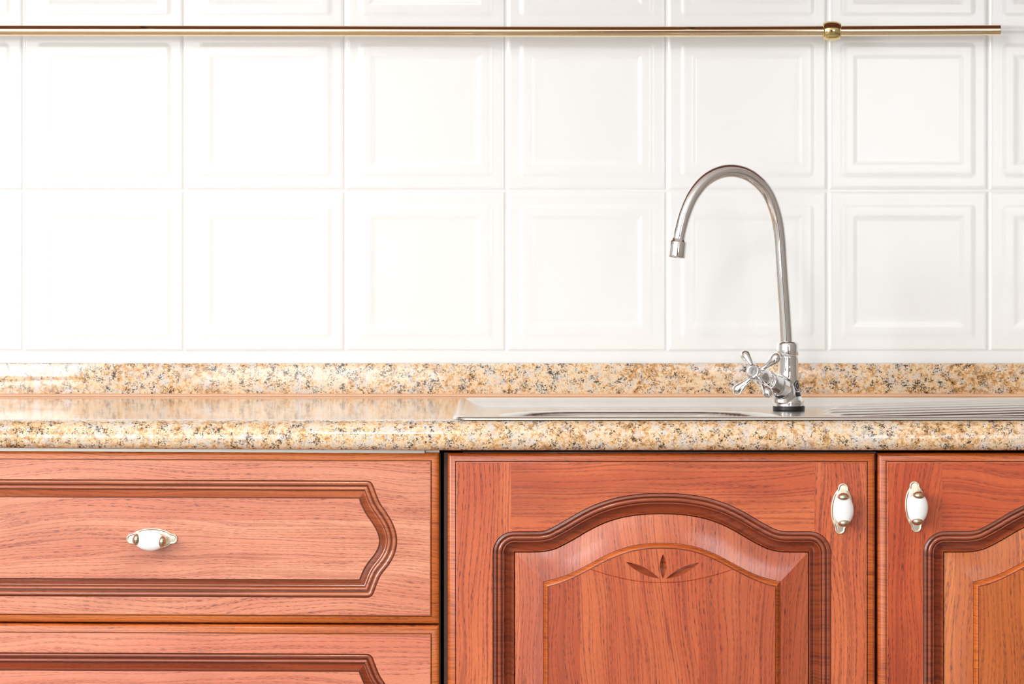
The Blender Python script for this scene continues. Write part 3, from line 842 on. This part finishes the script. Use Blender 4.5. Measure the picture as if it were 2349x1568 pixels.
b.add(vs, [(j * m + i, j * m + (i + 1) % m, (j + 1) * m + (i + 1) % m, (j + 1) * m + i) for j in range(len(prof) - 1) for i in range(m)] + [tuple(range((len(prof) - 1) * m, len(prof) * m))])
capo = b.build('cap', M['chrome'], xh, 35)
# engraved mark on the cap: four small looped signs in a tilted row
b = MB(); ru = (Vector((.25, 0, 1)) - ax * Vector((.25, 0, 1)).dot(ax)).normalized(); rv = ax.cross(ru)
def stroke(pl, rr=.00015): b.tube([hub + ax * .0134 + ru * p[0] + rv * p[1] for p in pl], rr, 6)
for k, kind in enumerate('ccxo'):
    c0 = (-.003 + k * .002)
    if kind in 'co':
        rg = range(3, 22) if kind == 'c' else range(0, 25)
        stroke([(c0 + .0009 * math.cos(i * math.pi / 12), .0011 * math.sin(i * math.pi / 12)) for i in rg])
    else:
        stroke([(c0 - .0008, -.0011), (c0 + .0008, .0011)]); stroke([(c0 - .0008, .0011), (c0 + .0008, -.0011)])
o = b.build('engraved_mark', M['ink'], tap, 60)
# round quality mark and dark label printed on the body
b = MB(); bc = Vector((TX + (TB - TX) * .6, YT, 0)); phi0 = math.radians(52)
zc = Z(884, YT - .01)
def radius_at(z):
    hs = [p[1] for p in prof0]; return float(np.interp(z - DECK, hs, [p[0] for p in prof0])) + .0003
prof0 = [(.0233, .006), (.0238, .0075), (.0238, .0135), (.0232, .0155), (.0212, .0185), (.0190, .0225), (.0176, .028), (.0168, .035), (.0162, .045), (.0156, .058), (.0153, .070), (.0153, .0825)]
def onb(uu_, z):
    r = radius_at(z); ph = phi0 + uu_ / .0165
    return bc + Vector((math.sin(ph) * r, -math.cos(ph) * r, z))
def band(outer, inner_):
    k = len(outer); b.add([onb(a, zc + c) for a, c in outer] + [onb(a, zc + c) for a, c in inner_], [(i, (i + 1) % k, k + (i + 1) % k, k + i) for i in range(k)])
cir = lambda r: [(r * math.cos(2 * math.pi * i / 32), r * math.sin(2 * math.pi * i / 32)) for i in range(32)]
band(cir(.0079), cir(.0068))
dia = lambda w_, h_: [p for q in range(4) for p in [((w_, 0), (0, h_), (-w_, 0), (0, -h_))[q], tuple((a + c) / 2 for a, c in zip(((w_, 0), (0, h_), (-w_, 0), (0, -h_))[q], ((w_, 0), (0, h_), (-w_, 0), (0, -h_))[(q + 1) % 4]))]]
band(dia(.0051, .0064), dia(.0030, .0038))
for (a0, a1, c0, c1) in ((-.0042, .0042, -.0005, .0005), (-.0005, .0005, -.0052, .0052)):
    b.add([onb(a0, zc + c0), onb(a1, zc + c0), onb(a1, zc + c1), onb(a0, zc + c1)], [(0, 1, 2, 3)])
g = 8; vs = [onb(-.0055 + .011 * i / g, zc - .0098 - .0062 * j) for j in (0, 1) for i in range(g + 1)]
b.add(vs, [(i, i + 1, g + 2 + i, g + 1 + i) for i in range(g)])
b.build('printed_mark', M['ink'], tap, 60)

# ------------------------------------------------------------------ brass hanging rail
YR = .545
rod = thing('hanging_rail', 'long thin brass rail mounted across the white tiled wall', 'rail', (X(1908, YR), .597, Z(71, YR)))
pp = catmull([P(-420, 69.5, YR), P(0, 70, YR), P(700, 71, YR), P(1400, 72.5, YR), P(1908, 71, YR), P(2294, 69, YR)], 6)
b = MB(); b.tube(pp, .0084, 36, cap=False)
inn = [p + (Vector((-.0002, 0, 0)) if i == len(pp) - 1 else Vector((0, 0, 0))) for i, p in enumerate(pp[-3:])]
nb = len(b.v); b.tube(inn, .0074, 36, cap=False)
# flip inner wall and close the rim
b.f = [f if i < (len(pp) - 1) * 36 else tuple(reversed(f)) for i, f in enumerate(b.f)]
e = pp[-1]; b.lathe([(.0074, -.0002), (.0079, .0002), (.0085, 0), (.0086, -.001), (.0084, -.002)], e, (pp[-1] - pp[-2]), 36, cap=False)
b.build('tube', M['brass'], rod, 50)
for cxp in (-330, 1908):
    c = P(cxp, 71, YR); b = MB()
    b.lathe([(.0086, -.0143), (.0120, -.0142), (.0131, -.0134), (.0128, -.0124), (.0143, -.0102), (.0153, -.005), (.0155, 0), (.0153, .005), (.0143, .0102), (.0128, .0124), (.0131, .0134), (.0120, .0142), (.0086, .0143)], c, (1, 0, 0), 48)
    b.lathe([(.0045, .008), (.0045, .042), (.009, .046), (.011, .050), (.011, .0532)], c, (0, 1, 0), 32)
    b.build('bracket', M['collar'], rod, 35)

# ------------------------------------------------------------------ wall cabinets over the rail (above the frame, seen in the chrome and brass)
for i, (x0, x1, lab) in enumerate(((-1.5, -.61, 'left'), (-.60, .29, 'middle'), (.30, 1.19, 'right'))):
    z0 = CAMZ + .49; u_ = thing('wall_cabinet', 'red-brown wooden wall cabinet above the brass rail, the %s one of three' % lab, 'cabinet', ((x0 + x1) / 2, .44, z0), 'wall cabinets above the rail')
    b = MB(); b.box(x0, x1, .29, .595, z0, z0 + .7); b.build('body', M['upper'], u_)
    b = MB(); b.box(x0 + .002, x1 - .002, .27, .289, z0 - .003, z0 + .7, .003); b.build('door', M['upper'], u_, 30)
# unseen ceiling lamp, added to go with the light that brightens the ceiling
lm = thing('added_ceiling_lamp', 'added unseen round pendant lamp holder hanging from the ceiling on a short rod', 'lamp', (-.3, -2.2, RZ))
b = MB(); b.lathe([(.001, 0), (.05, -.002), (.055, -.012), (.02, -.03), (.006, -.034), (.006, -.2), (.03, -.205), (.05, -.23), (.001, -.231)], (-.3, -2.2, RZ - .001), n=32); b.build('fitting', M['paint'], lm)
